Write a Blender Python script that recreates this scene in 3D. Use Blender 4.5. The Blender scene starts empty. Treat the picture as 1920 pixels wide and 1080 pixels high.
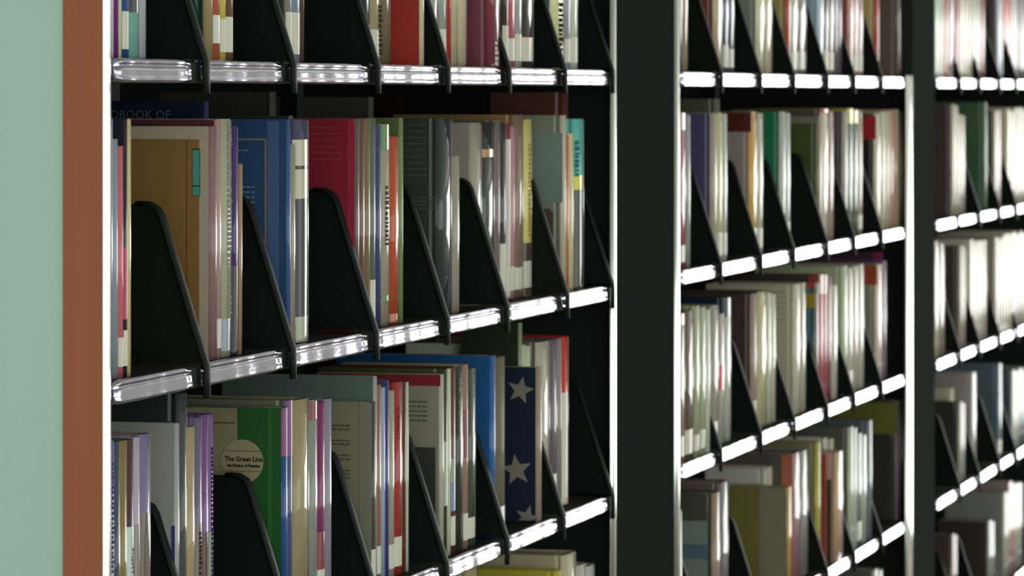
import bpy, math, random
from mathutils import Vector, Matrix
random.seed(7)
S = bpy.context.scene
COL = S.collection

# ---------------------------------------------------------------- camera, world, light, exposure
F = 7700.0                      # focal length in pixels of a 1920-wide frame
HC = 1.90                       # camera height
HOR = 175.0                     # horizon row
cam = bpy.data.cameras.new('camera'); camo = bpy.data.objects.new('camera', cam); COL.objects.link(camo)
cam.sensor_width = 36.0; cam.lens = F / 1920 * 36.0
cam.shift_y = -(540 - HOR) / 1920
cam.clip_start = 0.1; cam.clip_end = 100
camo.location = (0, 0, HC); camo.rotation_euler = (math.pi / 2, 0, 0)
cam.dof.use_dof = True; cam.dof.focus_distance = 4.75; cam.dof.aperture_fstop = 14.0
S.camera = camo
w = bpy.data.worlds.new('world'); S.world = w; w.use_nodes = True
w.node_tree.nodes['Background'].inputs[0].default_value = (0.93, 1.0, 0.96, 1)
w.node_tree.nodes['Background'].inputs[1].default_value = 2.0
S.view_settings.view_transform = 'Standard'; S.view_settings.look = 'None'
S.view_settings.exposure = 0.0; S.view_settings.gamma = 1.0
S.view_settings.use_curve_mapping = False
WX0, WX1, WY, WZ0, WZ1 = 2.0, 5.75, 15.0, 0.14, 2.85      # the tall window at the far end of the aisle
ld = bpy.data.lights.new('window_daylight', 'AREA'); ld.shape = 'RECTANGLE'
ld.size = WX1 - WX0 - 0.02; ld.size_y = WZ1 - WZ0 - 0.02; ld.energy = 135; ld.color = (1.0, 0.985, 0.95)
lo = bpy.data.objects.new('window_daylight', ld); COL.objects.link(lo)
lo.location = ((WX0 + WX1) / 2, WY + 0.06, (WZ0 + WZ1) / 2); lo.rotation_euler = (-math.pi / 2, 0, 0)

# ---------------------------------------------------------------- shelf frame: a along the aisle, b into the shelf
TH = math.atan(2020 / F)
U = Vector((math.sin(TH), math.cos(TH), 0)); N = Vector((-math.cos(TH), math.sin(TH), 0))
RZ = math.pi / 2 - TH
OY = 4.235; O = Vector(((205 - 960) / F * OY, OY, 0))
def A(x, b=0.0):                # distance along the aisle of the thing seen in column x at depth b
    t = (x - 960) / F
    return (t * (O.y + b * N.y) - O.x - b * N.x) / (U.x - t * U.y)
def P(a, b=0.0, z=0.0):
    v = O + U * a + N * b; v.z = z; return v
def ZY(x, y, b=0.0):            # height of the thing seen at (x, y)
    return HC + (HOR - y) / F * P(A(x, b), b).y
LV = {0: 0.364, 1: 0.034, 2: -0.300, 3: -0.6265, 4: -0.954, 5: -1.282}
def LZ(k): return HC + LV[k]

# ---------------------------------------------------------------- materials
def lin(h):
    v = [int(h[i:i + 2], 16) / 255 for i in (0, 2, 4)]
    return tuple(c / 12.92 if c <= 0.04045 else ((c + 0.055) / 1.055) ** 2.4 for c in v)
MATS = {}
def mat(key, col, rough=0.4, metal=0.0, coat=0.0, coatr=0.08, bump=0.0, bscale=60.0, var=0.0, vscale=(30, 30, 4), spec=0.5):
    if key in MATS: return MATS[key]
    m = bpy.data.materials.new(key); m.use_nodes = True; nt = m.node_tree; p = nt.nodes['Principled BSDF']
    c = lin(col) if isinstance(col, str) else col
    p.inputs['Base Color'].default_value = (*c, 1); p.inputs['Roughness'].default_value = rough
    p.inputs['Metallic'].default_value = metal; p.inputs['Coat Weight'].default_value = coat
    p.inputs['Coat Roughness'].default_value = coatr; p.inputs['Specular IOR Level'].default_value = spec
    if bump or var:
        tc = nt.nodes.new('ShaderNodeTexCoord'); mp = nt.nodes.new('ShaderNodeMapping')
        mp.inputs['Scale'].default_value = vscale; nt.links.new(tc.outputs['Object'], mp.inputs[0])
        nz = nt.nodes.new('ShaderNodeTexNoise'); nz.inputs['Scale'].default_value = bscale / 30; nz.inputs['Detail'].default_value = 5
        nt.links.new(mp.outputs[0], nz.inputs[0])
        if var:
            mx = nt.nodes.new('ShaderNodeMix'); mx.data_type = 'RGBA'
            mx.inputs[6].default_value = (*[x * (1 - var) for x in c], 1); mx.inputs[7].default_value = (*[min(1, x * (1 + var)) for x in c], 1)
            nt.links.new(nz.outputs[0], mx.inputs[0]); nt.links.new(mx.outputs[2], p.inputs['Base Color'])
        if bump:
            bp = nt.nodes.new('ShaderNodeBump'); bp.inputs['Strength'].default_value = bump; bp.inputs['Distance'].default_value = 0.002
            nt.links.new(nz.outputs[0], bp.inputs['Height']); nt.links.new(bp.outputs[0], p.inputs['Normal'])
    MATS[key] = m; return m
def cov(h, gloss=1):
    c = tuple(min(.85, v * 1.2) for v in lin(h))
    return mat('jacket_%s_%d' % (h, gloss), c, rough=0.6, spec=0.05, coat=0.55 if gloss else 0.05, coatr=0.03, bump=0.015, bscale=45, var=0.10, vscale=(30, 30, 10))
M_BLK = mat('black_steel', (0.0075, 0.0095, 0.0086), rough=0.55, spec=0.12)
M_HAZE_POST = mat('haze_lightened_panel_paint', (0.034, 0.036, 0.034), rough=1.0, spec=0.0, bump=0.05)  # black panel paint again, lifted to grey to carry glare haze in the colour
M_POST = mat('black_panel_paint', (0.022, 0.024, 0.023), rough=1.0, spec=0.0, bump=0.05)
M_SHELF = mat('shelf_steel', (0.028, 0.030, 0.026), rough=0.8, spec=0.08)
M_STRIP = mat('label_strip_plastic', (0.50, 0.47, 0.60), rough=0.09, metal=0.9, coat=0.5, coatr=0.04, bump=0.24, bscale=60, vscale=(9, 50, 50))
M_FOLD_GLINT = mat('plastic_fold_glint', (0.78, 0.76, 0.80), rough=0.16, metal=0.85)
M_TRIM = mat('polished_trim', (0.86, 0.88, 0.80), rough=0.13, metal=1.0)
M_WOOD = mat('orange_wood', '8a5035', rough=0.6, spec=0.15, var=0.13, bump=0.05, bscale=30, vscale=(60, 60, 3))
M_GLASS = mat('green_frosted_glass', '8aa897', rough=0.35, coat=0.35, coatr=0.25, var=0.05, bscale=20, vscale=(2, 2, 5))
M_PAGE = mat('paper_pages', 'd8cfb4', rough=0.8, bump=0.4, bscale=200, vscale=(400, 2, 2))
M_LABEL = mat('paper_label', 'dcd8c6', rough=0.6, spec=0.05, coat=0.2, coatr=.05)
M_INK = mat('dark_ink', '2a2824', rough=0.6)
M_FLOOR = mat('grey_carpet', '6f6b62', rough=0.95, bump=0.6, bscale=900, var=0.2)
M_CEIL = mat('white_ceiling', 'e2e2dc', rough=0.9)
M_WALL = mat('pale_wall', 'c9c7bd', rough=0.9, bump=0.05)

# ---------------------------------------------------------------- mesh helpers
class MB:
    def __init__(s): s.v = []; s.f = []; s.mi = []; s.sm = []
    def box(s, x0, y0, z0, x1, y1, z1, m=0):
        n = len(s.v)
        s.v += [(x, y, z) for z in (z0, z1) for x, y in ((x0, y0), (x1, y0), (x1, y1), (x0, y1))]
        for q in ((3, 2, 1, 0), (4, 5, 6, 7), (0, 1, 5, 4), (1, 2, 6, 5), (2, 3, 7, 6), (3, 0, 4, 7)):
            s.f.append([n + i for i in q]); s.mi.append(m); s.sm.append(False)
    def loft(s, rings, m=0, closed=True, smooth=True, caps=True):
        n = len(s.v); k = len(rings[0])
        for r in rings: s.v += r
        for i in range(len(rings) - 1):
            for j in range(k if closed else k - 1):
                j2 = (j + 1) % k
                s.f.append([n + i * k + j, n + i * k + j2, n + (i + 1) * k + j2, n + (i + 1) * k + j]); s.mi.append(m); s.sm.append(smooth)
        if caps:
            s.f.append([n + j for j in range(k)][::-1]); s.f.append([n + (len(rings) - 1) * k + j for j in range(k)])
            s.mi += [m, m]; s.sm += [False, False]
    def mesh(s, name, mats):
        me = bpy.data.meshes.new(name); me.from_pydata(s.v, [], s.f)
        for m in mats: me.materials.append(m)
        me.polygons.foreach_set('material_index', s.mi); me.polygons.foreach_set('use_smooth', s.sm)
        me.update()
        import bmesh
        b = bmesh.new(); b.from_mesh(me); bmesh.ops.recalc_face_normals(b, faces=b.faces); b.to_mesh(me); b.free()
        return me
def link(name, me, parent=None, loc=None):
    o = bpy.data.objects.new(name, me); COL.objects.link(o)
    if parent: o.parent = parent
    if loc is not None: o.location = loc
    return o
def empty(name, loc, label, cat, group=None):
    o = bpy.data.objects.new(name, None); o.empty_display_size = 0.02; COL.objects.link(o)
    o.location = loc; o.rotation_euler = (0, 0, RZ); o['label'] = label; o['category'] = cat
    if group: o['group'] = group
    return o

# ---------------------------------------------------------------- the room
def slab(name, x0, y0, z0, x1, y1, z1, m):
    b = MB(); b.box(x0, y0, z0, x1, y1, z1); o = link(name, b.mesh(name, [m])); o['kind'] = 'structure'; return o
slab('floor', -5, -4, -0.1, 10, WY + 0.2, 0, M_FLOOR)
slab('ceiling', -5, 1.0, 3.3, 10, WY + 0.2, 3.4, M_CEIL)
b = MB()
b.box(-5, WY, 0, WX0, WY + 0.15, 3.3); b.box(WX1, WY, 0, 10, WY + 0.15, 3.3)
b.box(WX0, WY, 0, WX1, WY + 0.15, WZ0); b.box(WX0, WY, WZ1, WX1, WY + 0.15, 3.3)
o = link('wall_back', b.mesh('wall_back', [M_WALL])); o['kind'] = 'structure'
b = MB()
for x0, z0, x1, z1 in ((WX0, WZ0, WX0 + .05, WZ1), (WX1 - .05, WZ0, WX1, WZ1), (WX0, WZ0, WX1, WZ0 + .05), (WX0, WZ1 - .05, WX1, WZ1)):
    b.box(x0, WY - 0.02, z0, x1, WY + 0.05, z1)
o = link('window_1', b.mesh('window_1', [M_WALL])); o['kind'] = 'structure'

# ---------------------------------------------------------------- bookcases
ENDX = {'left': 1134, 'middle': 1692}
BAYS = {  # name: a start, a end
    'left': (A(205) + 0.004, A(1152)), 'middle': (A(1272), A(1709)), 'right': (A(1753), A(1753) + 2.26)}
BD = {'left': [367, 534, 694, 826, 941, 1046], 'middle': [1342, 1418, 1480, 1543, 1595, 1646], 'right': [1793, 1830, 1868, 1900]}
DEPTH = 0.27
def bookcase(key, label):
    a0, a1 = BAYS[key]
    L = a1 - a0
    r = empty('bookcase', P(a0, 0, 0), label, 'bookcase', 'steel bookcases along the aisle')
    seg = [A(x) - a0 for x in BD[key]]
    if key == 'right':
        while seg[-1] + 0.32 < L: seg.append(seg[-1] + 0.32)
    cuts = [0] + seg + [A(ENDX[key]) - a0 if key in ENDX else L]
    for k in sorted(LV):
        z = LZ(k); mb = MB()
        prof = [(0.30 if 0 else DEPTH, z), (0.002, z), (0.0, z - 0.002), (0.0, z - 0.021), (0.002, z - 0.023), (0.012, z - 0.023), (0.013, z - 0.016), (DEPTH, z - 0.016)]
        mb.loft([[(x, y, zz) for y, zz in prof] for x in (0.0, L)], smooth=False)
        sh = link('shelf', mb.mesh('shelf', [M_SHELF]), r)
        for i in range(len(cuts) - 1):
            s0, s1 = cuts[i] + (0.014 if i else 0.001), cuts[i + 1] - (0.024 if i < len(cuts) - 2 else 0.004)
            if s1 - s0 < 0.03: continue
            pr = [(0.0035, .0018), (0, .0032), (-.0028, .0022), (-.0042, -.0005), (-.0036, -.0028), (-.0018, -.0042), (-.0034, -.0056),
                  (-.0044, -.0080), (-.0048, -.0130), (-.0044, -.0165), (-.0056, -.0182), (-.0054, -.0205), (-.0030, -.0222), (.0, -.0230), (.0035, -.0225)]
            rings = []; n = 22
            rnd = random.Random(k * 31 + i + len(key)); ph = rnd.random() * 6; am = rnd.uniform(.5, 1.1)
            for j in range(n + 1):
                t = j / n; x = s0 + (s1 - s0) * t
                e = min(t, 1 - t) * (s1 - s0) / 0.006; sc = math.sqrt(max(0.15, 1 - (1 - min(1, e)) ** 2))
                if j in (1, n - 1): x = s0 + .0022 if j == 1 else s1 - .0022; sc = .85
                wob = 0.0005 * am * math.sin(11 * t + ph) + 0.0003 * math.sin(29 * t + ph * 2)
                rings.append([(x, y * (0.55 + 0.45 * sc) + wob * (0.4 + abs(q + .011) * 60), z - 0.010 + (q + 0.010) * sc) for y, q in pr])
            mm = MB(); mm.loft(rings); link('label_strip', mm.mesh('label_strip', [M_STRIP]), sh)
    mb = MB(); mb.box(0, 0.525, 0.05, L, 0.54, HC + 0.75); link('back_panel', mb.mesh('back_panel', [M_POST]), r)
    mb = MB(); mb.box(0, 0.01, 0.0, L, 0.52, 0.09); link('base', mb.mesh('base', [M_POST]), r)
    mb = MB(); mb.box(0, 0.0, HC + 0.70, L, 0.54, HC + 0.73); link('top_panel', mb.mesh('top_panel', [M_POST]), r)
    if key == 'right':
        mb = MB(); mb.box(L - .02, 0, 0.05, L, 0.54, HC + 0.75); link('side_panel', mb.mesh('side_panel', [M_POST]), r)
    for xx in (0.33 * L, 0.66 * L):   # slotted posts between the two faces of the range
        mb = MB(); mb.box(xx, DEPTH + .005, 0.09, xx + .03, DEPTH + .03, HC + 0.70)
        link('slotted_post', mb.mesh('slotted_post', [M_BLK]), r)
    return r
bookcase('left', 'nearest black steel bookcase beside the orange wood end panel')
bookcase('middle', 'black steel bookcase between the two broad black uprights')
bookcase('right', 'farthest black steel bookcase, cut off by the right edge')

def rod(x, y, z0, z1, rx, ry, n=14):
    mb = MB()
    ring = [(x + rx * math.cos(2 * math.pi * i / n), y + ry * math.sin(2 * math.pi * i / n)) for i in range(n)]
    mb.loft([[(p, q, z) for p, q in ring] for z in (z0, z1)]); return mb
def upright(xa, xb, ta, tb, label):
    a0, a1 = A(ta[1]) - 0.001 if ta[1] and xa > 1000 else A(xa), A(xb)
    r = empty('upright', P(a0, 0, 0), label, 'upright', 'broad black uprights between bookcases')
    L = a1 - a0
    mb = MB(); mb.box(0.004, -0.001, 0, L - 0.002, 0.54, HC + 0.75); link('panel', mb.mesh('panel', [M_POST if xa < 1600 else M_HAZE_POST]), r)
    for x0, x1 in (ta, tb):
        if x1 is None: continue
        e0, e1 = A(x0) - a0, A(x1) - a0
        mb = rod((e0 + e1) / 2, -0.001, 0.0, HC + 0.75 if x0 < 1600 else ZY(1700, 142), (e1 - e0) / 2, 0.004)
        t = link('edge_trim', mb.mesh('edge_trim', [M_TRIM]), r)
        if x0 > 1600:
            t['label'] = 'bright metal edge trim'
    return r
upright(1143, 1271, (1143, 1153), (1263, 1272), 'broad black upright with bright edges between left and middle bookcases')
upright(1696, 1752, (1697, 1710), (0, None), 'narrower looking upright with haze-lightened panel between middle and right bookcases')

# end panel: orange wood frame around pale green glass, its near face towards the camera
T_END = A(205) - A(191.5)
aE = A(191.5) - 0.001
r = empty('end_panel', P(aE, -0.0042, 0), 'orange wood end panel framing pale green glass at the near end', 'panel')
zt = HC + 0.75
mb = MB(); mb.box(0, 0.003, 0, T_END - .004, 00.047, zt); link('stile', mb.mesh('stile', [M_WOOD]), r)
mb = MB(); mb.box(0, 0.52, 0, T_END - .004, 0.56, zt); link('stile', mb.mesh('stile', [M_WOOD]), r)
mb = MB(); mb.box(0, 00.047, zt - .045, T_END - .004, 0.52, zt); link('rail', mb.mesh('rail', [M_WOOD]), r)
mb = MB(); mb.box(0, 0.047, 0, T_END - .004, 0.52, 0.10); link('rail', mb.mesh('rail', [M_WOOD]), r)
mb = MB(); mb.box(0.006, 0.047, 0.10, T_END - .008, 0.52, zt - .045); link('glass_pane', mb.mesh('glass_pane', [M_GLASS]), r)
mb = MB(); mb.loft([[(x, y, z) for x, y in [(0.0, .004), (.0003, -.0005), (.0015, -.0030), (T_END * .5, -.0012), (T_END - .001, .0012), (T_END, .004)]] for z in (0, zt)], smooth=False)
link('edge_trim', mb.mesh('edge_trim', [M_TRIM]), r)

# ---------------------------------------------------------------- bookends
def divider_mesh(h=0.178):
    mb = MB()
    # plate outline in (y, z)
    f0, f1 = (-0.0065, 0.0), (0.046, h - 0.012)
    pts = [f0, (f1[0] - .004, f1[1] - .008), f1, (0.0505, h - 0.004), (0.058, h), (0.20, h), (0.215, h - .01), (0.215, 0.0035), (0.0, 0.0035)]
    mb.loft([[(x, y, z) for y, z in pts] for x in (0.0, 0.003)], smooth=False)
    plate = mb.mesh('plate', [M_BLK])
    # rolled rim, turned both ways from the plate: down the slanted edge, over the lip
    path = [(-0.0085, -0.034), (-0.0088, -0.010), (-0.0085, 0.001), (-0.004, 0.014), (0.040, h - .024), (0.0435, h - .013), (0.0485, h - .0045), (0.057, h), (0.072, h + .0008)]
    mb = MB(); rings = []
    for i, (y, z) in enumerate(path):
        a = path[max(0, i - 1)]; c = path[min(len(path) - 1, i + 1)]
        dy, dz = c[0] - a[0], c[1] - a[1]; l = math.hypot(dy, dz); ny, nz = dz / l, -dy / l
        ring = []
        for q in range(10):
            t = 2 * math.pi * q / 10
            ox = 0.0100 * math.cos(t); on = 0.0030 * math.sin(t)
            ring.append((0.0035 + ox, y + ny * on, z + nz * on))
        rings.append(ring)
    mb.loft(rings); rim = mb.mesh('rim', [M_BLK])
    mb = MB(); mb.box(0.003, 0.03, 0.0004, 0.055, 0.16, 0.0016); foot = mb.mesh('foot', [M_BLK])
    return plate, rim, foot
PLATE, RIM, FOOT = divider_mesh()
ORD = ['first', 'second', 'third', 'fourth', 'fifth', 'sixth', 'seventh', 'eighth', 'ninth', 'tenth', 'eleventh', 'twelfth', 'thirteenth', 'fourteenth', 'fifteenth', 'sixteenth', 'seventeenth', 'eighteenth', 'nineteenth', 'twentieth']
SN = {1: 'top shelf', 2: 'second shelf', 3: 'third shelf', 4: 'fourth shelf', 5: 'fifth shelf'}
def divider(x, k, key, idx, ap=-9.0):
    ax = max(A(x), ap + 0.001)
    r = empty('bookend', P(ax, 0.0, LZ(k)), 'black slanted metal bookend, %s from the left on the %s, %s bookcase' % (ORD[idx], SN[k], key), 'bookend', 'black bookends on the %s of the %s bookcase' % (SN[k], key))
    link('plate', PLATE, r); link('rim', RIM, r)
    return ax + 0.0075

# ---------------------------------------------------------------- books
def arc(T, r, n=10):
    out = []
    for i in range(n + 1):
        ph = math.pi * i / n; c, s = math.cos(ph), math.sin(ph)
        out.append((T / 2 * (1 - math.copysign(abs(c) ** 0.95, c)), r * (1 - abs(s) ** 0.92)))
    return out
def text_mesh(s, size, frame, bold=False):
    cu = bpy.data.curves.new('t', 'FONT'); cu.body = s; cu.size = size; cu.extrude = 0.0001; cu.offset = 0.0003 if bold else 0.0
    cu.align_x = 'CENTER'; cu.align_y = 'CENTER'; cu.resolution_u = 2
    ob = bpy.data.objects.new('t', cu); me = bpy.data.meshes.new_from_object(ob)
    bpy.data.objects.remove(ob); me.transform(frame); return me
def cover_frame(y, z, sx=1.0):         # text on the near cover, centred at depth y, height z
    return Matrix(((0, 0, -1, -0.0005), (-sx, 0, 0, y), (0, 1, 0, z), (0, 0, 0, 1)))
def spine_frame(x, z, yy=-0.0002):
    return Matrix(((0, 1, 0, x), (0, 0, -1, yy), (-1, 0, 0, z), (0, 0, 0, 1)))
NB = 0
def book(key, k, x0, x1, yt, cv, sp, desc, o, aprev, where):
    """x0, x1: columns of the two spine edges; yt: row of the top; colours of cover and spine."""
    global NB; NB += 1
    rnd = random.Random(NB * 17 + 3)
    b = o.get('b', BG)
    while A(x0, b) < aprev + 0.0006 and b < 0.11: b += 0.001
    a0 = max(A(x0, b), aprev + 0.0006); T = max(0.0045, A(x1, b) - A(x0, b) - 0.0008)
    z0 = LZ(k); H = (ZY(x0, yt, b) - z0) if yt is not None else o.get('h', rnd.uniform(.22, .26))
    if H > .305: print('TALL', NB, key, k, x0, round(H, 3))
    D = o.get('d', min(0.205, max(0.12, H * 0.70)))
    root = empty('book', P(a0, b, z0 + 0.0006), desc + ' book, ' + where, 'book', 'books on the %s of the %s bookcase' % (SN[k], key))
    if o.get('lean'): root.rotation_euler = (0, math.radians(o['lean']), RZ); root.rotation_mode = 'XYZ'
    hard = T > 0.016 and not o.get('paper')
    th = 0.0024 if hard else 0.0009
    rr = min(T * 0.26, 0.0075)
    ar = arc(T, rr)
    outer = [(0, D)]
    if hard: outer += [(0, 0.016), (0.0011, 0.0125), (0.0011, 0.0105), (0, 0.008)]
    s0 = len(outer); outer += ar; s1 = len(outer) - 1
    if hard: outer += [(T, 0.008), (T - .0011, .0105), (T - .0011, .0125), (T, .016)]
    outer += [(T, D)]
    inner = [(T - th, D), (T - th, rr + th), (th, rr + th), (th, D)]
    ring = outer + inner; n = len(ring); mb = MB()
    mb.v = [(x, y, 0.0) for x, y in ring] + [(x, y, H) for x, y in ring]
    for j in range(n):
        j2 = (j + 1) % n
        mb.f.append([j, j2, n + j2, n + j]); mb.mi.append(1 if s0 <= j < s1 else 0); mb.sm.append(s0 <= j < s1)
    mb.f.append(list(range(n))); mb.f.append([n + j for j in range(n)]); mb.mi += [0, 0]; mb.sm += [False, False]
    g = o.get('gloss', 1)
    link('cover', mb.mesh('cover', [cov(cv, g), cov(sp, g)]), root)
    ins = 0.003 if hard else 0.0003
    mb = MB(); mb.box(th, rr + th, ins, T - th, D - (0.004 if hard else 0.0005), H - ins); link('pages', mb.mesh('pages', [M_PAGE]), root)
    if g and (T > .02 or rnd.random() < .6):          # rod added to glint like the clear jacket's fold, far side of the spine
        fr = 0.0009 if key == 'left' else 0.0013
        mb = rod(T - 0.0012, rr * 0.42, 0.002, H - 0.0015, fr, fr, 8); link('jacket_fold_glint', mb.mesh('jacket_fold_glint', [M_FOLD_GLINT]), root)
    def wrap(name, z_0, z_1, m, i0=0, i1=10, off=0.0004, ext=0.0):
        pts = ar[i0:i1 + 1]; cx = T / 2; q = MB()
        def offp(p): return (p[0] + math.copysign(off, p[0] - cx) * (1 if abs(p[0] - cx) > T * .3 else abs(p[0] - cx) / (T * .3)), p[1] - off)
        pp = [offp(p) for p in pts]
        if ext: pp = [(-off, ext), (-off, rr)] + pp
        q.v = [(x, y, z_0) for x, y in pp] + [(x, y, z_1) for x, y in pp]
        for j in range(len(pp) - 1): q.f.append([j, j + 1, len(pp) + j + 1, len(pp) + j]); q.mi.append(0); q.sm.append(True)
        # keep the outside outward
        me = bpy.data.meshes.new(name); me.from_pydata(q.v, [], q.f); me.materials.append(m)
        me.polygons.foreach_set('use_smooth', q.sm); me.update(); return link(name, me, root)
    if o.get('L', 1 if rnd.random() < .55 else 0):
        c = o.get('lc', None); hz = o.get('lh', rnd.uniform(.026, .042))
        wrap('spine_label', 0.012, 0.012 + hz, cov(c) if c else M_LABEL, 1, 9)
    for (y_0, y_1, c) in o.get('bands', ()):          # bands across the spine, rows in the picture
        za, zb = [max(0.001, min(H - .0005, ZY(x0, y, b) - z0)) for y in (y_1, y_0)]
        if zb > za: wrap('spine_band', za, zb, cov(c), 0, 10, 0.0003)
    def plate(name, c, d0, d1, y_0, y_1, off=0.0003, m=None):   # print, and one painted hinge highlight, on the near cover: d depth range, rows
        za, zb = [max(0.001, min(H - .0005, ZY(x0, y, b) - z0)) for y in (y_1, y_0)]
        d1 = min(d1, D - .001)
        q = MB(); q.box(-off, d0, za, 0.0002, d1, zb); return link(name, q.mesh(name, [m or cov(c)]), root)
    for (d0, d1, y_0, y_1, c) in o.get('cp', ()): plate('cover_print_and_highlight', c, d0, d1, y_0, y_1, 0.0003 + 0.0001 * len(root.children))
    if o.get('lines'):
        q = MB()
        for (ya, yb, n_, d0, d1, c) in o['lines']:
            for i in range(n_):
                yy = ya + (yb - ya) * i / max(1, n_ - 1); zz = ZY(x0, yy, b) - z0; d = d0
                dd = d1 - rnd.uniform(0, .25) * (d1 - d0) * (i % 3 == 2)
                while d < dd:
                    wl = rnd.uniform(.003, .009); q.box(-.0011, d, zz - .0009, -.0008, min(d + wl, dd), zz + .0009); d += wl + .0016
        link('printed_text', q.mesh('printed_text', [mat('print_' + c, c, rough=.9, spec=0)]), root)['kind'] = 'stuff'
    if o.get('marks'):                                # small unreadable lettering down the spine
        ya, yb, c, fx = o['marks']; q = MB(); y = ya
        while y < yb:
            hh = rnd.uniform(4, 8); za = ZY(x0, y + hh, b) - z0; zb = ZY(x0, y, b) - z0; xm = T * fx
            q.box(xm - T * .16, -.0008, za, xm + T * rnd.uniform(.05, .2), -.0003, zb); y += hh + rnd.uniform(1.5, 4)
        link('spine_lettering', q.mesh('spine_lettering', [mat('print_' + c, c, rough=.9, spec=0)]), root)
    for (s, ya, yb, c, fx) in o.get('st', ()):         # lettering that can be read, running down the spine
        za, zb = [ZY(x0, y, b) - z0 for y in (yb, ya)]
        size = min(T * 0.85, (zb - za) / len(s) * 1.35)
        me = text_mesh(s, size, spine_frame(T * fx, (za + zb) / 2, -0.0006)); me.materials.append(mat('print_' + c, c, rough=.9, spec=0)); link('spine_lettering', me, root)
    fn = o.get('extra')
    if fn: fn(root, x0, b, z0, T, H, D)
    root['_a1'] = a0 + T
    e = a0 + T
    del root['_a1']
    return e, b

def green_badge(root, x0, b, z0, T, H, D):
    zc = ZY(x0, 868, b) - z0
    yc = 0.0520; R = 0.0262; q = MB()
    ring = [(yc + R * math.cos(2 * math.pi * i / 40), zc + R * math.sin(2 * math.pi * i / 40)) for i in range(40)]
    q.loft([[(x, y, z) for y, z in ring] for x in (-.0014, -.0006)], smooth=False)
    bd = link('round_badge', q.mesh('round_badge', [mat('badge_cream', 'a89c74', rough=.5)]), root)
    bd['label'] = 'round cream badge with The Green Line printed on it'
    ink = mat('badge_ink', '3a2a22', rough=.6)
    for s, dz, sz, bo in (('The Green Line', .0028, .0080, True), ('the Division of Palestine', -.0050, .0045, True)):
        me = text_mesh(s, sz, Matrix.Translation((-.0011, 0, 0)) @ cover_frame(yc - .002, zc + dz, 0.92), bo)
        me.materials.append(ink); link('badge_text', me, bd)
    q = MB()
    for dz in (.0125, -.0115): q.box(-.0018, yc - .0235, zc + dz - .0003, -.0013, yc + .0235, zc + dz + .0003)
    link('badge_rule', q.mesh('badge_rule', [ink]), bd)
def handbook(root, x0, b, z0, T, H, D):
    me = text_mesh('HANDBOOK OF', 0.0142, cover_frame(0.095, ZY(x0, 217, b) - z0)); me.materials.append(mat('print_grey', '6c7678', rough=.9, spec=0))
    link('cover_title', me, root)
def stars(root, x0, b, z0, T, H, D):
    for dy, row, R, rot in ((.028, 733, .021, 12), (.034, 883, .024, -8), (.018, 972, .019, 15)):
        zc = ZY(x0, row, b) - z0; pts = []; q = MB()
        for i in range(10):
            rr_ = R if i % 2 == 0 else R * .42; t = math.radians(90 + rot + 36 * i)
            pts.append((max(.001, dy + rr_ * math.cos(t)), max(.003, zc + rr_ * math.sin(t))))
        n = len(q.v); q.v += [(-.0008, y, z) for y, z in pts] + [(-.0008, dy, zc)]
        for i in range(10): q.f.append([n + i, n + (i + 1) % 10, n + 10]); q.mi.append(0); q.sm.append(False)
        link('star', q.mesh('star', [mat('star_cream', '8f887c', rough=.4, coat=.5)]), root)

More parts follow.
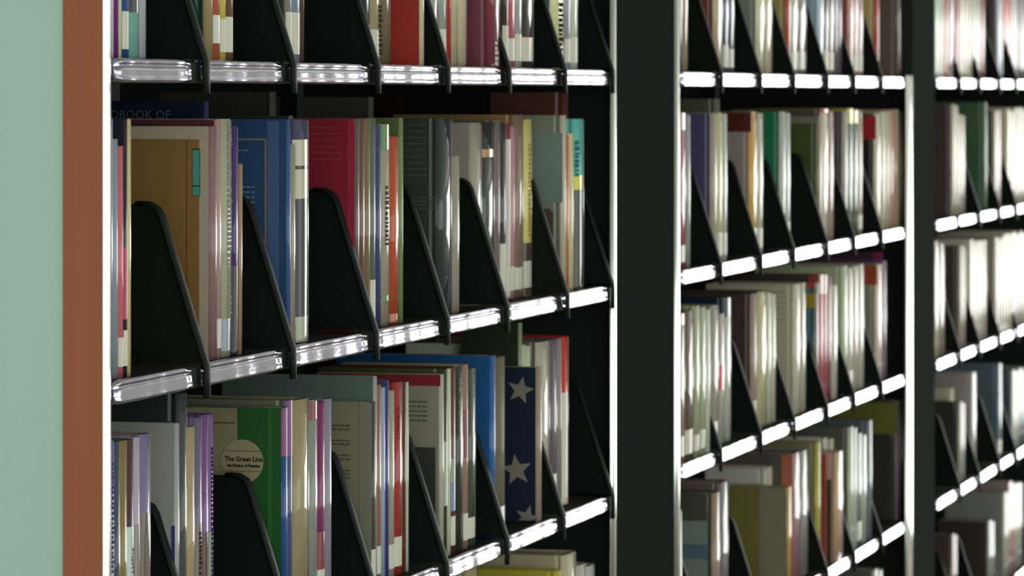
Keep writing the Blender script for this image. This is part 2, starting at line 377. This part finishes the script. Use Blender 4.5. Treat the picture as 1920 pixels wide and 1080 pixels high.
# rows: number = bookend at that column; tuple = (x0, x1, y_top, cover, spine, description, options)
W_ = {'L': 0}
ROWS = {}
ROWS['left', 1] = [
 (206, 217, None, 'c8a0a8', 'd8d4d0', 'thin pinkish white'), (217, 224, None, '8a3a86', '7a2a78', 'slim purple', W_), (224, 230, None, 'e0d8b8', 'e0d8b8', 'slim cream'),
 (230, 246, None, '34508c', '34508c', 'blue white-labelled', {'lh': .04, 'L': 1}), (246, 265, None, '1c2c3a', '7db8a4', 'mint green and navy', {'bands': [(-60, 24, '17242e')], 'L': 0}), (265, 277, None, 'b8bcc0', 'b0b4b8', 'pale grey jacketed', W_),
 371, (350, 362, None, '70706c', '70706c', 'plain grey', {'h': .235, 'b': .02}),
 (390, 403, None, '26493f', '9c8b62', 'tan with teal cover', W_), (403, 416, None, 'a05038', 'b45a40', 'orange red', {'bands': [(29, 82, 'c8c4b8')], 'L': 0}), (416, 427, None, 'b8a850', 'c8b850', 'yellow', {'L': 1}), (427, 441, None, '6c5040', '70503c', 'brown', {'L': 1}),
 536, (540, 550, None, '54544c', '8c8478', 'grey taupe', {'L': 1, 'lh': .05}), (550, 567, None, '6a7880', '7c8c98', 'blue grey', {'L': 1, 'lh': .05}), (567, 572, None, '6a5048', '5c4440', 'thin brown', W_),
 695, (679, 698, None, '26282e', '2c2f3a', 'dark navy', {'b': .03, 'L': 1}), (698, 717, None, 'a89a74', 'a89a74', 'tan', {'marks': (10, 100, '443c34', .8), 'L': 1}), (717, 736, None, '7c6a50', '7c6a50', 'plain brown', W_), (791, 797, None, 'b03c34', 'd8c8a8', 'bright red covered', {'L': 0, 'd': .19}),
 827, (806, 827, None, '8c887a', '9c988a', 'grey tan', {'b': .03, 'L': 0}), (827, 841, None, '8c9484', '9ca494', 'green grey', {'bands': [(70, 80, '2a2a2a')], 'L': 1}), (841, 848, None, 'b03a38', 'b03a38', 'slim red', W_), (848, 862, None, 'b8ac88', 'c4b894', 'buff', W_), (862, 879, None, 'c8bc98', 'd0c4a0', 'cream cloth', W_),
 (922, 941, None, '743c48', '7c3c48', 'maroon', {'L': 0, 'b': .001, 'd': .17, 'marks': (78, 122, 'd8d0c8', .45)}),
 942, (947, 956, None, '4a3c38', '4a3c38', 'thin dark', {'L': 1, 'lh': .05}), (956, 969, None, 'b85a60', 'c06068', 'salmon red', {'L': 1}), (969, 982, None, 'a0a09c', 'a8a8a4', 'silver grey', {'L': 1}), (982, 1004, None, '3a3838', '403c3c', 'charcoal', {'L': 1}),
 1048, (1039, 1062, None, '3c7c8c', 'e4dca4', 'cream with teal cover', {'marks': (5, 95, '3a342c', .55), 'L': 1}), (1062, 1073, None, '8c8498', '9c94a8', 'lavender grey', {'L': 1}), (1073, 1087, None, '90a088', 'c8d4b8', 'pale green', {'L': 1}),
 1138,
]
ROWS['left', 2] = [
 (206, 213, 223, '38443c', 'a8a8b0', 'thin silver'), (213, 225, 262, '788490', '8a98a4', 'short grey blue', W_), (225, 234, 275, 'b86068', 'c86a70', 'short rose', {'L': 1}), (234, 241, 224, '2c2a38', '30283c', 'dark purple', {'bands': [(465, 600, 'a83058')], 'L': 1}), (241, 247, 224, 'c8b878', 'd0c088', 'slim straw', W_),
 372,
 (399, 410, 238, 'ad9f8c', '8c6a6c', 'brown boxed cover, mauve spine', {'L': 0, 'd': .175, 'paper': 1, 'cp': [(.016, .168, 262, 760, '87663a'), (.0150, .024, 280, 369, '0c1a1a'), (.0155, .0235, 282, 368, '4e9484'), (.0150, .024, 349, 351, '0c1a1a'), (.030, .031, 264, 760, '64481f')]}),
 (408, 417, 226, '5a2c34', 'b08c84', 'dusty pink with maroon cover', {'d': .17}),
 (417, 438, 224, '8a8478', 'a8a890', 'pale grey patterned', {'L': 0, 'marks': (232, 600, '97977f', .62), 'bands': [(600, 660, '8c94a0')]}),
 (438, 449, 238, '3c2c5c', '463068', 'violet', {'bands': [(500, 670, '282430')], 'L': 0}), (450, 455, 308, '8a6c50', 'a08060', 'thin short tan', {'L': 0, 'lean': .5}),
 (386, 392, 190, '1a2238', '3a3a6c', 'tall navy', {'extra': handbook, 'L': 0, 'd': .215}),
 535,
 (541, 547, 225, '304c70', '3c5c88', 'blue gilt-framed', {'L': 0, 'paper': 1, 'd': .18, 'cp': [(.012, .0265, 228, 668, '4a6288'), (.0275, .0295, 262, 505, '8c7c66'), (.0275, .15, 261, 264, '8c7c66')], 'lines': [(283, 283, 1, .05, .07, '8c94a0'), (352, 390, 5, .042, .12, '7c94b0'), (415, 440, 3, .042, .05, '7c94b0')]}),
 (546, 557, 272, '8a8070', '9a9080', 'short taupe', {'L': 0}), (558, 583, 225, '6a6078', '54506c', 'black white-titled', {'bands': [(263, 312, 'bcb49c'), (312, 319, '20201c'), (319, 374, 'bcb49c'), (374, 378, '181818'), (378, 596, '24262c'), (596, 650, 'a8a894')], 'L': 0}),
 (545, 551, 218, '3c3e3c', '6c6c74', 'tall charcoal grey', {'L': 0}),
 692,
 (668, 676, 223, '8a2634', '5c5450', 'crimson', {'L': 0, 'd': .18, 'paper': 1, 'cp': [(.002, .012, 225, 640, '9c3040')], 'lines': [(240, 300, 6, .02, .13, 'a0404c')]}),
 (676, 687, 223, '64503c', '6c4c40', 'reddish brown', W_), (687, 697, 223, '7a6440', '806848', 'olive brown', W_), (697, 707, 222, '586054', '60685c', 'grey green', {'L': 1, 'lh': .05}),
 (708, 717, 236, '4a4c80', '444870', 'blue violet', W_), (717, 734, 234, '4c8038', 'a49c88', 'stone with green top', {'bands': [(234, 282, '3f7a2c'), (556, 566, '4c7a44')], 'marks': (350, 460, '5c584c', .5), 'L': 0}),
 (735, 751, 257, 'b44c30', 'b8502e', 'orange', {'bands': [(590, 606, 'b86848')], 'L': 0}), (752, 758, 222, '5c6840', '7c8c58', 'olive green', W_),
 826,
 (826, 851, 223, '3c403c', '343a3c', 'charcoal scuffed', {'L': 0, 'd': .18, 'lines': [(235, 330, 9, .02, .1, '464a46'), (372, 392, 4, .004, .06, '5c5c58')]}), (853, 865, 294, '8c8878', 'a09a88', 'short narrow grey', {'L': 0}),
 939,
 (888, 907, 231, '9c948a', 'a89e8c', 'light taupe', {'L': 0, 'd': .15, 'paper': 1}), (907, 931, 230, '343430', '3a3a36', 'charcoal orange-banded', {'bands': [(281, 296, 'b07c38')], 'L': 0, 'd': .17}), (931, 941, 226, '7c7068', '7c7068', 'mouse grey', {'L': 1}),
 (941, 952, 232, '40383c', '40403c', 'black speckled', {'L': 1, 'lh': .07}), (952, 960, 232, '9c3040', '8c404c', 'dark red topped', {'bands': [(262, 560, 'c0b8b0')]}), (960, 968, 238, 'c8a0a8', 'c08c94', 'slim pink', {'L': 1}), (968, 985, 216, '9c7c50', '8c7464', 'tall tan orange', {'L': 1}), (985, 1001, 225, 'd8d080', 'd8cc78', 'yellow lettered', {'bands': [(457, 580, '4a4438')], 'marks': (270, 440, 'a89c50', .55), 'L': 1}),
 1046,
 (1057, 1064, 217, '848878', 'c4b8a0', 'grey green portrait', {'L': 0, 'd': .18, 'cp': [(.016, .036, 398, 470, '5a4a40'), (.02, .032, 392, 400, '5a4a40'), (.001, .06, 250, 380, '7c8c84')]}), (1062, 1069, 254, 'b86040', 'c4643c', 'short orange', W_), (1069, 1079, 251, 'd4c498', 'd8cca0', 'short cream', W_),
 (1080, 1098, 224, '70c4b8', '68c4b8', 'turquoise yellow and black', {'bands': [(330, 357, 'd4d040'), (357, 560, '403c34')], 'marks': (265, 330, '3c807c', .2), 'L': 0}),
 (1060, 1068, 174, '5c3a30', '5c3a30', 'tall dark brown', {'L': 0, 'd': .12}),
 1138,
]
ROWS['left', 3] = [
 (205, 217, 828, '607098', '5c6898', 'blue and white striped', {'bands': [(930, 955, '8c3080'), (960, 1240, 'c8ccd0')], 'marks': (870, 1080, '4c5480', .5), 'L': 0}), (217, 228, 830, '484c54', '484c58', 'slate', W_), (228, 241, 828, '7a6c38', '84743c', 'mustard brown', W_), (241, 254, 826, '2c6458', '54343c', 'dark teal edged', {'bands': [(990, 1240, 'bcc8c0')], 'st': [('FIGHT', 1022, 1090, '2c3c3c', .6)], 'L': 0}),
 (254, 265, 822, 'a898b0', 'b0a4b4', 'lilac', {'bands': [(985, 1240, '8c8078')], 'L': 0}), (265, 287, 817, '907c84', '7c7094', 'lavender brown', {'bands': [(965, 1240, '6c5c54')], 'st': [('Charles W. S', 985, 1085, 'b8b0a8', .35)], 'L': 0}),
 362,
 (331, 338, 795, '94948c', 'a0a09c', 'pale grey plain', {'L': 0, 'd': .19, 'cp': [(.002, .006, 987, 1070, '3c3c70')]}),
 (340, 354, 738, '2c302e', '4a4c4c', 'tall slate black', {'L': 0, 'd': .20}),
 (354, 369, 803, 'a08c68', 'a89470', 'sandy', W_), (369, 382, 785, '8c7c9c', '6c6078', 'violet grey', {'bands': [(985, 1240, '70685c')], 'marks': (1000, 1080, '3c342c', .5)}), (382, 393, 779, '6c4488', '704c80', 'purple', {'bands': [(1000, 1240, '5a3c3c')]}), (393, 403, 778, '7c4c90', '7c5890', 'plum', {'bands': [(1000, 1240, '7c8474')], 'marks': (840, 1080, '443060', .5)}),
 533,
 (533, 541, 766, '2b5a2b', '244c80', 'green badge-fronted', {'L': 0, 'd': .175, 'paper': 1, 'bands': [(766, 857, '7c3868')], 'extra': green_badge, 'cp': [(.0585, .172, 768, 1170, '8c8468'), (.016, .021, 768, 1170, '326632')], 'lines': [(796, 796, 1, .062, .1, '5c4c3c')]}),  # second cp strip paints the hinge's highlight in lighter green
 (541, 551, 752, '68685c', '405078', 'blue violet topped', {'bands': [(752, 858, '6c3474')], 'L': 0}),
 (556, 584, 752, '9a8c68', '9c8e6a', 'plain khaki tan', {'L': 0}), (584, 599, 752, '8c8c84', '8a8c84', 'grey crimson-topped', {'bands': [(755, 789, '7c2c38')], 'L': 0}), (599, 613, 756, '8c2c44', '7c2c5c', 'magenta', {'bands': [(1000, 1180, '7c2c34')]}), (613, 625, 750, '8c8490', '8c8494', 'grey mauve', W_),
 692,
 (699, 707, 755, '848068', '4c4840', 'stone text-covered', {'L': 1, 'd': .17, 'cp': [(.002, .018, 757, 1200, '80806e')], 'lines': [(800, 807, 2, .03, .12, '5c5044'), (828, 835, 2, .03, .12, '64403c'), (856, 863, 2, .03, .12, '4c4038'), (884, 898, 3, .03, .12, '5c5044'), (930, 1010, 12, .03, .12, '5c5848')]}),
 (703, 708, 706, '60706a', 'a0a8a0', 'tall grey teal', {'L': 0, 'd': .205, 'paper': 1}),
 (708, 717, 723, '8c5c50', '94645c', 'dusty rose brown', {'L': 1}), (717, 725, 728, 'a0b0b4', '98a8b0', 'pale blue', W_), (725, 731, 714, '4c4c60', '3c3c80', 'slim indigo', W_), (731, 743, 734, '9c9478', 'a09880', 'short sand', {'L': 1}), (743, 758, 718, '9c3430', 'a03434', 'red white-lettered', {'st': [('CURIOSITY', 752, 838, '2c1c1c', .25)], 'L': 1}), (758, 763, 716, '60341c', '643820', 'thin chestnut', W_), (763, 768, 718, 'c8ccb8', 'c0c4b0', 'thin pale', W_),
 825,
 (828, 834, 703, '8a8878', 'b4b09c', 'grey red-banded', {'L': 0, 'd': .175, 'paper': 1, 'cp': [(.001, .17, 704, 725, '7c2430'), (.0085, .07, 840, 980, '3c3c36')], 'lines': [(755, 790, 5, .02, .09, '5c5c54')]}),
 (834, 841, 693, '48482c', '344020', 'thin moss green', {'bands': [(830, 950, '9c9c88')], 'L': 0}), (841, 847, 693, 'd0d4b8', 'c8ccb0', 'slim ivory', W_), (847, 857, 690, '5c342c', '683430', 'oxblood', {'bands': [(862, 905, '8c8c84'), (905, 960, '5c7c9c')], 'L': 1}),
 (857, 872, 692, '383a30', '36382c', 'dark green AMERICAN titled', {'st': [('THE', 708, 740, 'b8b49c', .3), ('AMERICAN', 745, 836, 'c0bca4', .3)], 'L': 0}), (872, 880, 685, 'a49a78', '9c7a68', 'tan red-edged', {'bands': [(770, 860, '7c2c30')], 'L': 1}), (880, 895, 693, '50503c', '4c5040', 'dark olive speckled', {'L': 1}),
 939,
 (924, 931, 668, '28588c', '34649c', 'wide bright blue', {'L': 0, 'd': .23, 'paper': 1}), (931, 952, 672, '68604c', '6c6654', 'grey brown', {'L': 1, 'lh': .028, 'gloss': 0}),
 (1011, 1018, 690, '1d2839', '9c8c7c', 'dark blue star-covered', {'L': 0, 'd': .15, 'b': .004, 'paper': 1, 'extra': stars}),
 (976, 981, 606, '2b3525', '8c9c7c', 'very tall dark green', {'L': 0, 'd': .09}), (981, 989, 648, 'c4ccac', 'c0c8a8', 'tall pale green', W_), (989, 998, 650, 'ccd0b4', 'c4c8ac', 'tall ivory', W_),
 1044,
 (1012, 1034, 643, '706a60', 'b8b09c', 'cream spined grey', {'L': 0, 'b': .02}), (1034, 1048, 638, '60585c', '685c64', 'dusky mauve', {'L': 1}), (1048, 1056, 636, '7c7470', '8c8480', 'ash grey', W_), (1056, 1069, 633, 'c02c30', 'cc2828', 'vivid red', {'bands': [(738, 1000, 'c8c0b0')], 'L': 0}),
 (1018, 1024, 628, '3c3434', '4c4440', 'tall blackish', {'L': 0, 'd': .1, 'b': .06}),
 1138,
]
ROWS['left', 4] = [
 693, 826, 940, (880, 900, 1066, 'b8ac80', 'b8ac80', 'buff topped', W_), 1046,
 (1046, 1056, 1072, 'b0a83c', 'b8ac44', 'tall yellow', {'L': 0, 'd': .22}), (1060, 1083, 1043, 'b4a888', 'bcb090', 'tall cream grey', {'L': 0, 'd': .18}), (1086, 1118, 1062, 'a8a490', 'b8b4a4', 'pale stone', {'L': 0, 'd': .13}),
]
ROWS['middle', 1] = [
 (1273, 1282, None, '34508c', '3c5088', 'blue', W_), (1282, 1292, None, '8c7450', 'a88c64', 'tan', W_), 1343,
 (1343, 1358, None, '80483c', 'b8a488', 'brick red covered', W_), (1358, 1379, None, '4c5460', '545c68', 'slate blue', {'L': 1}), 1417,
 (1423, 1450, None, '8c9484', 'd8d0b0', 'cream grey-covered', {'L': 0}), 1480,
 (1478, 1485, None, 'b4a45c', 'b04c38', 'red yellow-covered', W_), (1485, 1499, None, 'a8a498', 'b8b4a0', 'whitish', {'L': 1}), (1499, 1514, None, '8c7868', '94847c', 'fawn', {'L': 1}), 1543,
 (1537, 1547, None, 'a0b8c8', 'b8ccd4', 'pale blue', W_), (1547, 1556, None, '3c302c', '3c302c', 'dark brown', {'L': 1}), (1556, 1566, None, '847c74', '8c847c', 'warm grey', {'L': 1}), (1566, 1580, None, '6c6470', '706874', 'mauve grey', W_), 1594,
 (1594, 1620, None, '9c3438', 'cc9c94', 'pink red-covered', {'L': 1}), 1646, (1645, 1650, None, 'd0b878', 'c0484c', 'thin red yellow-covered', W_),
 (1685, 1690, None, '6c5c54', '74645c', 'broad brown', {'L': 0, 'd': .2}),
]
ROWS['middle', 2] = [
 (1274, 1289, 212, '8c3c4c', 'a04858', 'pinkish red', {'L': 1, 'bands': [(212, 245, 'a88c84')]}), (1289, 1297, 216, '7c7c74', 'a0a098', 'thin pale grey', W_), 1342,
 (1338, 1347, 213, '544c70', 'a89c90', 'blue purple covered', W_), (1347, 1357, 212, 'c0b878', 'ccc488', 'pale yellow', {'L': 1}), (1357, 1366, 214, 'b8b8a8', 'c0c0b4', 'whitish grey', {'L': 1}), (1345, 1352, 186, '5c5c4c', '7c7c6c', 'tall olive grey', {'L': 0, 'b': .05}), 1418,
 (1410, 1423, 210, '988c84', 'd0a050', 'yellow spined', {'L': 1, 'cp': [(.001, .17, 211, 248, '542420')]}), (1423, 1433, 213, 'b4b0a0', 'c8c4b0', 'pale', {'L': 1}), 1480,
 (1467, 1484, 210, '1c7850', 'b8b8ac', 'emerald covered', {'L': 1}), 1543,
 (1536, 1543, 218, '48542c', '847c64', 'moss covered', {'L': 0, 'cp': [(.001, .17, 218, 232, '7c7868')]}), (1543, 1556, 205, '5c5848', 'd8c4ac', 'cream red-topped', {'bands': [(200, 212, 'b83834')]}), (1556, 1565, 210, 'b09c84', 'b89c8c', 'rosy tan', W_), 1594,
 (1584, 1592, 210, '4c4448', 'a8a098', 'dark plum covered', W_), (1592, 1611, 204, 'b4a83c', '3c5c34', 'dark green yellow-topped', {'bands': [(204, 232, 'ccbc3c')], 'L': 0}), (1611, 1619, 208, '946c70', 'b0a080', 'narrow beige', {'L': 1}), 1646,
 (1644, 1655, 214, '2c2828', 'ccc4ac', 'black red-topped', {'L': 0, 'cp': [(.001, .17, 218, 262, 'b02c2c')]}), (1655, 1671, 210, 'c8c4a0', 'd0cca8', 'pale straw', W_), (1671, 1682, 208, 'c8947c', 'cc9880', 'salmon', W_), (1682, 1694, 206, 'd0bc9c', 'd4c4a4', 'peach', W_),
]
ROWS['middle', 3] = [
 (1273, 1287, 590, '948064', '9c8468', 'tan', {'bands': [(590, 612, 'c4a890')], 'L': 1}), (1287, 1303, 585, '64503c', '644c38', 'brown', {'L': 1}), (1303, 1326, 575, 'a0a478', 'a4a880', 'pale olive', {'L': 1}), (1326, 1334, 582, 'd0d0bc', 'd0d4c0', 'white narrow', {'lean': .6, 'L': 0}), 1342,
 (1336, 1350, 574, '8c8478', 'a09888', 'stone', {'lean': .5, 'b': .022}), (1350, 1361, 590, 'c0bcac', 'b4b0a0', 'grey red-squared', {'bands': [(685, 733, 'c01c2c')], 'L': 0}), (1361, 1373, 560, '20283c', 'c0c4b4', 'tall white navy-topped', {'bands': [(545, 596, '20283c')], 'L': 0}), 1418,
 (1413, 1421, 552, '4c3c34', 'a88c80', 'dark brown covered', {'b': .03}), (1426, 1440, 548, '4c4434', 'c4bc94', 'cream narrow', W_), (1440, 1457, 550, 'b8b894', 'd0d0b4', 'ivory', W_), 1480,
 (1492, 1503, 534, 'bcb49c', 'c8c4ac', 'ivory text-covered', {'L': 0, 'lines': [(548, 600, 6, .02, .1, 'a49c88')]}), (1503, 1513, 532, 'b0ac98', 'bcb8a0', 'pale buff', W_), 1543,
 (1530, 1537, 530, '285c68', '60605c', 'teal covered', {'L': 0, 'cp': [(.001, .17, 531, 540, 'b04830'), (.001, .17, 551, 578, 'a08c2c')]}), (1538, 1553, 516, '4c4038', 'b8484c', 'bright red', {'cp': [(.001, .024, 517, 531, 'a84030')], 'bands': [(516, 552, 'd0b0a8')], 'L': 0}), (1553, 1561, 520, '7c2c30', '84343c', 'dark red', W_), (1562, 1572, 535, 'b8b4a8', 'c8c4b4', 'white leaning', {'lean': 1.6, 'L': 0}), 1594,
 (1583, 1592, 500, 'b4b898', 'c0c4a4', 'pale green white', {'lean': -.8}), (1592, 1602, 504, 'c0bca4', 'c8c4ac', 'off-white', {'lean': -.5}), (1602, 1612, 500, 'b8b4a0', 'c0b8a4', 'putty', W_), (1612, 1622, 497, 'bcbca8', 'c8c8b0', 'bone white', W_), 1646,
 (1646, 1657, 497, '8c9478', 'd8c4b4', 'orange and green covered', {'L': 0, 'cp': [(.001, .17, 498, 535, 'a0442c')]}), (1657, 1664, 490, '6c4c68', '7c6478', 'plum edged', W_), (1650, 1657, 474, '4c3440', '94285c', 'tall magenta', {'cp': [(.001, .016, 475, 500, '8c2858')], 'L': 0, 'b': .05}),
]
ROWS['middle', 4] = [
 (1264, 1273, 962, '2c8074', '2c8c80', 'teal', W_), (1273, 1281, 960, 'a8b8a4', 'b0bcac', 'pale mint', W_), 1317,
 (1341, 1352, 926, '4c4c40', '94806c', 'brown framed', {'L': 0, 'd': .18, 'cp': [(.014, .12, 978, 1120, '7c8880'), (.014, .12, 1022, 1050, '5c6c7c')]}), (1352, 1368, 907, '6c5c54', '706068', 'brown mauve', {'L': 1}), 1418,
 (1478, 1486, 915, '7c7858', 'c09030', 'wide olive and grey', {'L': 0, 'd': .18, 'cp': [(.002, .056, 917, 1170, '86806a'), (.056, .12, 917, 1170, '78723c')]}), (1436, 1440, 880, 'c0bcb0', 'ccc8b8', 'tall cream', {'L': 0, 'd': .12}), (1445, 1450, 876, 'c0bca4', 'c8c4ac', 'tall buff', {'L': 0, 'd': .12}),
 (1488, 1503, 852, '5a544c', '9c6c70', 'maroon with salmon-edged cover', {'b': .012, 'L': 0, 'cp': [(.001, .024, 854, 1100, 'b06a54')]}), (1503, 1517, 848, '9c9890', '8c8884', 'plain grey', {'L': 0}), 1543,
 (1534, 1540, 830, '847c5c', 'b0a444', 'thin yellow edged', W_), (1570, 1583, 850, 'b8947c', 'c09c80', 'pink tan', {'L': 0, 'b': -.001, 'cp': [(.013, .022, 900, 1060, '3c3830'), (.024, .032, 852, 1100, 'a84038')]}), (1548, 1553, 822, 'c4c0ac', 'c8c8b0', 'ivory', {'d': .12, 'L': 0}), (1560, 1565, 824, 'b8b4a0', 'bcb8a4', 'bone', {'d': .12, 'L': 0}), 1594,
 (1595, 1609, 802, '5c5c50', 'b8bca8', 'white topped', {'L': 0}), (1609, 1618, 815, '44443c', '74746c', 'dark grey', {'L': 1}), (1618, 1627, 818, 'a8aca0', 'b4b8a8', 'pale grey green', W_), (1630, 1637, 790, '5c646c', '707880', 'blue grey', W_), 1646,
 (1684, 1694, 752, '3a3a34', '8c7880', 'black olive-topped', {'L': 0, 'd': .2, 'cp': [(.001, .19, 756, 815, '6c6c30')]}),
]
ROWS['middle', 5] = [(1640, 1657, 1070, '5c5c54', '9c9c90', 'grey', W_)]
ROWS['right', 1] = [
 (1754, 1766, None, 'b0c4a8', 'c4d4b8', 'pale green white', W_), (1766, 1772, None, 'c4bcac', 'ccc4b0', 'ivory', W_), (1773, 1780, None, 'b05c44', 'b86048', 'coral', W_), (1781, 1790, None, 'a08c88', 'a89490', 'rosy grey', W_), 1794,
 (1792, 1802, None, 'b87078', 'c07880', 'pink', W_), (1802, 1814, None, 'd0ccac', 'd4d0b4', 'cream', W_), (1814, 1825, None, 'd4ccac', 'd0c4a8', 'straw', W_), 1831, (1826, 1840, None, 'c8d4bc', 'd0dcc4', 'mint white', W_), (1841, 1848, None, '94202c', '9c2c38', 'dark crimson', W_), 1869,
 (1872, 1882, None, '5c504c', 'b8c0cc', 'bluish white', W_), 1900, (1884, 1898, None, 'd81c38', 'e02440', 'scarlet', W_), (1898, 1910, None, 'a8a8a0', 'b0b0a8', 'silver', W_), (1912, 1925, None, '6c6058', '746860', 'taupe', W_), (1925, 1938, None, 'a09888', 'a09888', 'stone', W_),
]
ROWS['right', 2] = [
 (1787, 1798, 196, '544640', 'b4a890', 'dark brown covered', {'L': 0}), (1798, 1811, 215, 'a89c88', 'b4a894', 'sand', W_), 1831,
 (1848, 1852, 192, '4a6a4c', '6c8468', 'sage covered', W_), 1869, (1866, 1878, 208, '544c44', 'a8a090', 'umber covered', W_), 1900, (1890, 1904, 205, 'c8b898', 'd4c8a8', 'cream', W_), (1904, 1920, 203, 'd0c8b0', 'd4ccb4', 'ivory', W_), (1920, 1936, 205, 'c0b8a0', 'c0b8a0', 'stone', W_),
]
ROWS['right', 3] = [
 (1753, 1763, 452, 'c0b898', 'c4bc9c', 'cream', W_), (1763, 1773, 456, '8c8070', '948878', 'taupe', W_), 1794, (1801, 1812, 462, '4c4038', 'a09484', 'dark umber covered', W_), 1831, (1820, 1836, 450, 'c4c0ac', 'd0ccb8', 'white', W_), (1836, 1852, 452, 'c0bcac', 'd0ccb8', 'milky', W_), 1869,
 (1868, 1884, 446, '84766c', 'd0c8b4', 'grey pink covered', W_), (1884, 1900, 440, 'c8c0ac', 'd0c8b4', 'pearl', W_), 1900, (1900, 1914, 436, 'c8c4b0', 'd0ccb8', 'ivory', W_), (1914, 1930, 434, 'c8c4b0', 'd0ccb8', 'pale', W_),
]
ROWS['right', 4] = [
 1794, (1801, 1811, 755, '3c3c3a', 'a8a498', 'charcoal covered', {'L': 0}), (1785, 1791, 728, 'b8b49c', 'c0bca4', 'tall ivory', {'L': 0, 'b': .035, 'd': .14}),
 1831, (1824, 1832, 700, '9c9890', 'a8a49c', 'pale grey', W_), 1869, (1874, 1880, 683, '586870', '70808c', 'blue grey covered', {'L': 1}), 1900, (1900, 1911, 695, '4c545c', 'c0c0b0', 'slate covered', W_), (1911, 1926, 692, '707878', '848c8c', 'grey green', W_), (1926, 1940, 690, '606060', '606060', 'grey', W_),
]
ROWS['right', 5] = [
 1794, (1786, 1796, 1003, '4c4038', '64584c', 'umber', W_), 1831, (1855, 1866, 978, '40362e', '7c8074', 'dark brown covered', W_), 1869, (1884, 1893, 925, '8c8c80', 'a8a898', 'pale grey', W_), (1893, 1906, 905, '8c867a', 'b08478', 'rosy', {'L': 0}), (1906, 1918, 908, '848c80', '9ca494', 'grey green', W_),
]
BG = 0.016
def group_b(items, i):          # how far back a group stands so that it ends before the next bookend
    g = []
    while i < len(items) and isinstance(items[i], tuple): g.append(items[i]); i += 1
    if i >= len(items) or not g: return 0.016
    xm = max(t[1] for t in g if not (len(t) > 6 and t[6].get('b'))) if any(not (len(t) > 6 and t[6].get('b')) for t in g) else 0
    b = 0.016
    while b > -0.002 and A(xm, b) > A(items[i]) - 0.001: b -= 0.001
    return b
def jit(h, rnd):
    f = rnd.uniform(.90, 1.06); return ''.join('%02x' % max(0, min(255, int(int(h[i:i + 2], 16) * f * rnd.uniform(.97, 1.03)))) for i in (0, 2, 4))
def split_wide(items):          # a wide light band far down the aisle is several volumes of one set standing together
    out = []; rnd = random.Random(5)
    for it in items:
        if not isinstance(it, tuple): out.append(it); continue
        T = A(it[1], .016) - A(it[0], .016); n = max(1, math.ceil(T / .074 - .15)); o = it[6] if len(it) > 6 else {}
        if n == 1: out.append(it); continue
        for i in range(n):
            xa = it[0] + (it[1] - it[0]) * i / n; xb = it[0] + (it[1] - it[0]) * (i + 1) / n
            oo = dict(o); dy = 0 if i == 0 else rnd.uniform(-2, 5)
            if i: [oo.pop(q, None) for q in ('cp', 'lines', 'extra')]
            if n > 1 and i != n // 2: [oo.pop(q, None) for q in ('marks', 'st')]
            out.append((xa, xb, None if it[2] is None else it[2] + dy, it[3] if i == 0 else jit(it[4], rnd), it[4] if i == 0 else jit(it[4], rnd), it[5], oo))
    return out
ROWS = {q: split_wide(v) for q, v in ROWS.items()}
for (key, k), items in ROWS.items():
    a0, a1 = BAYS[key]; ap = a0 + 0.001; nd = 0; nb = 0
    for ii, it in enumerate(items):
        if isinstance(it, tuple) and (ii == 0 or not isinstance(items[ii - 1], tuple)): BG = group_b(items, ii)
        if not isinstance(it, tuple):
            if A(it) < ap: print('DIVIDER CLASH', key, k, it, ap - A(it))
            ap = divider(it, k, key, nd, ap); nd += 1; nb = 0; continue
        o_ = it[6] if len(it) > 6 else {}
        where = '%s right of the %s bookend, %s, %s bookcase' % (ORD[nb], ORD[nd - 1], SN[k], key) if nd else '%s from the left, %s of the %s bookcase' % (ORD[nb], SN[k], key)
        end, bb = book(key, k, *it[:6], o_, ap, where); nb += 1
        if bb > .08: print('DEEP', key, k, it[:3], round(bb, 3))
        ap = end
    if ap > a1: print('OVER', key, k, ap - a1)

# books standing on the other face of the nearest range, glimpsed through the gap above the second shelf's books
for x0, x1, yt, c, d, lbl in ((505, 531, 172, '5c5850', .06, 'grey brown'), (690, 700, 182, '6c6a60', .05, 'pale edged'), (745, 776, 178, '241c18', .07, 'blackish brown'), (905, 925, 206, '2a322c', .06, 'dark green')):
    b_ = .30; a_ = A(x0, b_); T = .03; z0 = LZ(2); H = ZY(x0, yt, b_) - z0
    r = empty('book', P(a_, b_, z0), lbl + ' book on the far face, glimpsed above the second shelf books', 'book', 'books on the far face of the left bookcase')
    mb = MB(); mb.box(0, 0, 0, T, .0025, H); mb.box(0, 0, 0, .0025, .16, H); mb.box(T - .0025, 0, 0, T, .16, H); link('cover', mb.mesh('cover', [cov(c, 0)]), r)
    mb = MB(); mb.box(.003, .003, .003, T - .003, .155, H - .003); link('pages', mb.mesh('pages', [M_PAGE]), r)
# the far-face shelf board they stand on
a0, a1 = BAYS['left']
mb = MB(); mb.box(0, 0.275, LZ(2) - .016, a1 - a0, 0.522, LZ(2)); 
fs = link('shelf', mb.mesh('shelf', [M_SHELF]), bpy.data.objects['bookcase'])
print('BOOKS', NB)
